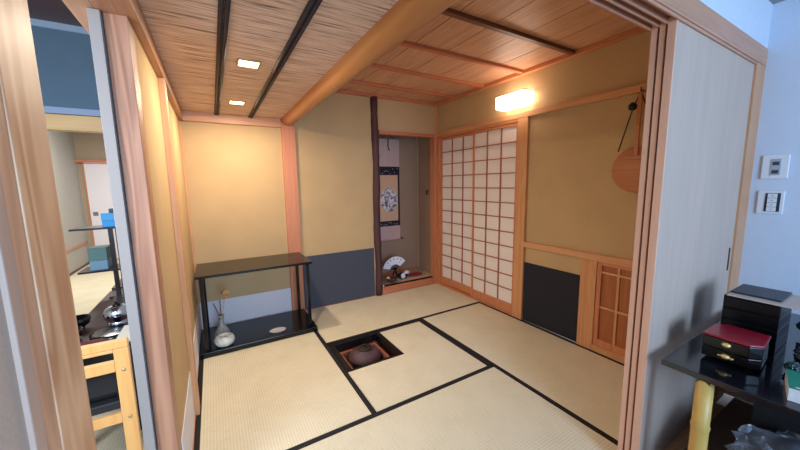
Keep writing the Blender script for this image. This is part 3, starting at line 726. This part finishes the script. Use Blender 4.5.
# green and white carton
t = thing('paper_carton', 'small white carton with a green printed lid at the right edge of the black table', 'carton', (-.86, -3.27, TZ+.0005), rz=0)
Rm = Matrix.Translation((-.845, -3.265, TZ)) @ Matrix.Rotation(.20, 4, 'Z')
obj('carton_body', MB().box(-.085, .07, -.075, .075, .0005, .045, Rm), simple('carton_white', (214,214,216), .6, noise=.06, nscale=60), t, .001)
lidg = obj('carton_lid', MB().box(-.085, .07, -.075, .075, .0455, .0475, Rm), simple('carton_green', (20,138,112), .4), t)
obj('printed_letter', MB().box(-.075, -.068, -.060, .060, .0475, .048, Rm).box(-.030, -.018, -.05, .035, .0475, .048, Rm).box(-.030, .02, .023, .035, .0475, .048, Rm).box(-.01, .0, -.03, .023, .0475, .048, Rm), simple('print_white', (230,236,234), .5), lidg)
# clear plastic bag under the table
GL = simple('clear_plastic', (200,206,214), .12, trans=.85, ior=1.3)
tag(obj('under_table_box', MB().box(-.46, .06, -3.46, -3.06, 0, .50), simple('under_table_shade', (20,18,22), .6, noise=.2)), 'tall black box added as the darkness in the far corner under the black table', 'crate')  # added black box: stands for the under-table shade and hides the back leg
tag(obj('under_table_box', MB().box(-.925, -.48, -3.46, -3.06, 0, .20), simple('dark_crate', (34,30,34), .6, noise=.2)), 'low dark storage crate under the black table with the plastic bag on it', 'crate')
tag(obj('plastic_bag', MB().blob((-.70,-3.22,.262), .20, 21, .45, 4, (1.0,.80,.26), 14), GL), 'crumpled clear plastic bag on the dark crate under the black table', 'bag')

# ------------------------------------------------------------------ left room furniture
BRN = wood('dark_table_wood', (92,58,56), (58,34,36), 'Y', rough=.4)
def low_table(x0, x1, y0, y1, z, label):
    t = thing('low_table', label, 'table', ((x0+x1)/2, (y0+y1)/2, .0005), 'dark low tables in the left room')
    obj('table_top', MB().box(x0, x1, y0, y1, z-.03, z), BRN, t, .003)
    for a in (x0+.04, x1-.04):
        for b_ in (y0+.05, y1-.05): obj('leg', MB().box(a-.02, a+.02, b_-.02, b_+.02, .0005, z-.03), BRN, t)
low_table(-3.455, -2.93, -.20, .48, .40, 'dark brown low table in the left room, middle of the row')
low_table(-3.445, -2.93, .49, 1.10, .425, 'slightly higher dark brown low table furthest back in the row')
low_table(-3.475, -2.93, -.98, -.21, .405, 'dark low table nearest the chair, covered with tea things')
# black display shelf
t = thing('display_shelf', 'black stepped display shelf with two boards jutting left from its posts', 'shelf', (-3.38, .2, .4005))
SB = simple('black_shelf_lacquer', (26,16,20), .3)
zb2 = .401
obj('post', MB().box(-3.352, -3.322, .20, .23, zb2, 1.014), SB, t, .002)
obj('post', MB().box(-3.305, -3.275, .20, .23, zb2, 1.014), SB, t, .002)
obj('shelf_board', MB().box(-3.592, -3.16, .195, .44, 1.014, 1.030), SB, t, .002)
obj('shelf_board', MB().box(-3.578, -3.16, .195, .44, .646, .662), SB, t, .002)
obj('foot_board', MB().box(-3.40, -3.16, .195, .44, .4005, .42), SB, t, .002)
t = thing('blue_box', 'bright blue box on the top board of the black display shelf', 'box', (-3.28, .30, 1.0305))
BB = simple('bright_blue', (50,166,240), .5)
obj('box_base', MB().box(-3.385, -3.18, .215, .40, 1.0305, 1.085), BB, t, .002)
obj('box_lid', MB().box(-3.387, -3.178, .213, .402, 1.086, 1.15), simple('light_blue', (66,176,240), .5), t, .002)
tag(obj('grey_box', MB().box(-3.34, -3.20, .25, .38, 1.1505, 1.185), simple('slate_grey', (84,92,104), .6), None, .002), 'small slate grey box sitting on the bright blue box', 'box')
t = thing('teal_box', 'grey teal box on the lower board of the black display shelf', 'box', (-3.44, .31, .6625))
obj('box_base', MB().box(-3.50, -3.385, .22, .39, .6625, .745), simple('soft_blue', (122,160,184), .6), t, .003)
obj('box_lid', MB().box(-3.503, -3.382, .218, .392, .746, .855), simple('teal_cloth', (96,132,130), .7), t, .004)
# tea things near the chair
def vessel(name, label, cat, c, prof, m, grp=None, lid=None):
    t = thing(name, label, cat, c, grp)
    obj('vessel_body', MB().lathe(prof, c, 28), m, t)
    if lid: obj('lid', MB().lathe(lid, c, 28), BLACK, t)
CHR = simple('chrome', (214,220,232), .12, metal=1)
vessel('chrome_kettle', 'shiny round metal kettle on a dark base behind the beige chair', 'kettle', (-3.185, -.58, .4055),
       [(0,0),(.055,0),(.060,.02),(.060,.045),(.055,.05),(.070,.07),(.076,.10),(.066,.13),(.042,.15),(.02,.154),(0,.154)], CHR, None, [(0,.155),(.022,.155),(.022,.162),(.010,.167),(.010,.178),(0,.18)])
tag(obj('kettle_warmer', MB().lathe([(0,0),(.11,0),(.115,.02),(.115,.05),(.095,.055),(0,.055)], (-3.165,-.80,.4055), 28), BLACK), 'round black warmer in front of the metal kettle', 'warmer')
for k, (x, y, s) in enumerate(((-3.40,-.70,1), (-3.42,-.48,1.1), (-3.36,-.86,.9))):
    vessel('black_bowl', ['black tea bowl left of the metal kettle', 'black tea bowl furthest back on the near low table', 'black tea bowl nearest the beige chair'][k], 'bowl', (x, y, .4055),
           [(0,0),(.03*s,0),(.03*s,.01),(.055*s,.03),(.065*s,.07*s),(.06*s,.07*s),(.05*s,.032),(0,.016)], BLACK, 'black bowls on the near low table')
t = thing('tea_tray', 'dark tray with small tools on the middle low table', 'tray', (-3.22, .06, .4005))
obj('tray_board', MB().box(-3.36, -3.08, -.10, .18, .4005, .42), simple('tray_board', (44,30,36), .3), t, .003)
tag(obj('dark_jar', MB().lathe([(0,0),(.04,0),(.05,.03),(.045,.08),(.03,.095),(.03,.11),(0,.112)], (-3.17,.02,.4205), 24), simple('jar_navy', (40,46,62), .3)), 'small dark blue jar standing on the dark tray', 'jar')
tag(obj('white_cup', MB().lathe([(0,0),(.022,0),(.03,.03),(.032,.05),(.029,.05),(.026,.02),(0,.01)], (-3.32,-.95,.4055), 24), simple('cup_white', (214,214,214), .4)), 'small white cup beside the black bowls behind the chair', 'cup')
# beige wooden chair
CW = wood('beech', (226,172,104), (200,142,76), 'Z', broad=8, cathedral=.25)
t = thing('wooden_chair', 'light wooden chair with a slotted back in the left room doorway', 'chair', (-3.09, -1.50, .0005))
yb = -1.62
def slat(x0, x1, z0, z1, y0=yb, y1=yb+.024): return MB().box(x0, x1, y0, y1, z0, z1)
obj('back_leg', slat(-2.985, -2.932, .0005, .655), CW, t, .003); obj('back_leg', slat(-3.262, -3.21, .0005, .655), CW, t, .003)
tr = MB().box(-3.262, -2.932, yb, yb+.024, .6555, .695).box(-3.21, -2.985, yb+.001, yb+.023, .640, .6555).box(-3.21, -2.985, yb+.001, yb+.023, .550, .602)
obj('top_rail', tr, CW, t, .004)
obj('mid_rail', slat(-3.21, -2.985, .305, .35, yb+.001, yb+.023), CW, t, .002)
obj('low_rail', slat(-3.21, -2.985, .10, .14, yb+.001, yb+.023), CW, t, .002)
for x in (-2.957, -3.237):
    for z in (.555, .325): obj('bolt', MB().lathe([(0,0),(.008,0),(.006,.004),(0,.005)], (0,0,0), 12, Matrix.Translation((x, yb, z)) @ Matrix.Rotation(PI/2, 4, 'X')), simple('bolt_steel', (190,170,130), .3, metal=.8), t)
obj('seat', MB().box(-3.262, -2.932, yb+.0245, -1.26, .36, .40), simple('black_seat', (22,22,28), .6), t, .006)
for x in (-2.96, -3.235): obj('front_leg', MB().box(x-.02, x+.02, -1.30, -1.262, .0005, .36), CW, t, .002)
tag(obj('black_filler', MB().box(-3.235, -2.955, -1.565, -1.32, .4005, .575), simple('black_filler', (18,18,22), .7), None, .03), 'black block added on the seat to darken the gaps in the light wooden chair back', 'bag')  # black block added so the openings of the chair back read dark
tag(obj('red_pouch', MB().blob((-3.105,-1.44,.612), .050, 5, .3, 3, (1.6,.9,.75)), simple('dark_red_cloth', (96,26,34), .7, noise=.2)), 'dark red cloth bundle on the black block, seen through the chair back slot', 'cloth')
t = thing('cream_cabinet', 'cream side cabinet between the wooden chair and the white sliding door', 'cabinet', (-2.99, -1.1, .0005))
obj('cabinet_body', MB().box(-3.06, -2.90, -1.235, -1.0, .0005, .52), simple('cabinet_black', (24,24,28), .6), t)
obj('cabinet_top', MB().box(-3.07, -2.895, -1.24, -.995, .5205, .545), simple('cream_top', (206,200,180), .5), t, .003)

# ------------------------------------------------------------------ light
def world():
    w = bpy.data.worlds.new('world'); bpy.context.scene.world = w; w.use_nodes = True
    bg = w.node_tree.nodes['Background']; bg.inputs['Color'].default_value = (.56, .74, 1.0, 1); bg.inputs['Strength'].default_value = 1.25
world()
light_area('rear_window_daylight', (-2.2, -6.3, 1.5), 1.6, 150, (.42, .66, 1), (PI/2, 0, 0), 1.5)
light_area('left_room_fill_near', (-3.7, -2.5, 1.6), .9, 38, (.8, .88, 1), (math.radians(60), 0, 0))  # unseen cool fill, added to brighten the left room near the partition
light_area('left_room_fill_far', (-3.8, 2.4, 2.5), .8, 60, (1, .97, .92))  # unseen overhead fill, added to brighten the far part of the left room

s = bpy.context.scene
s.view_settings.view_transform = 'Standard'; s.view_settings.look = 'None'; s.view_settings.gamma = 1
s.view_settings.use_curve_mapping = False; s.view_settings.exposure = 0.12
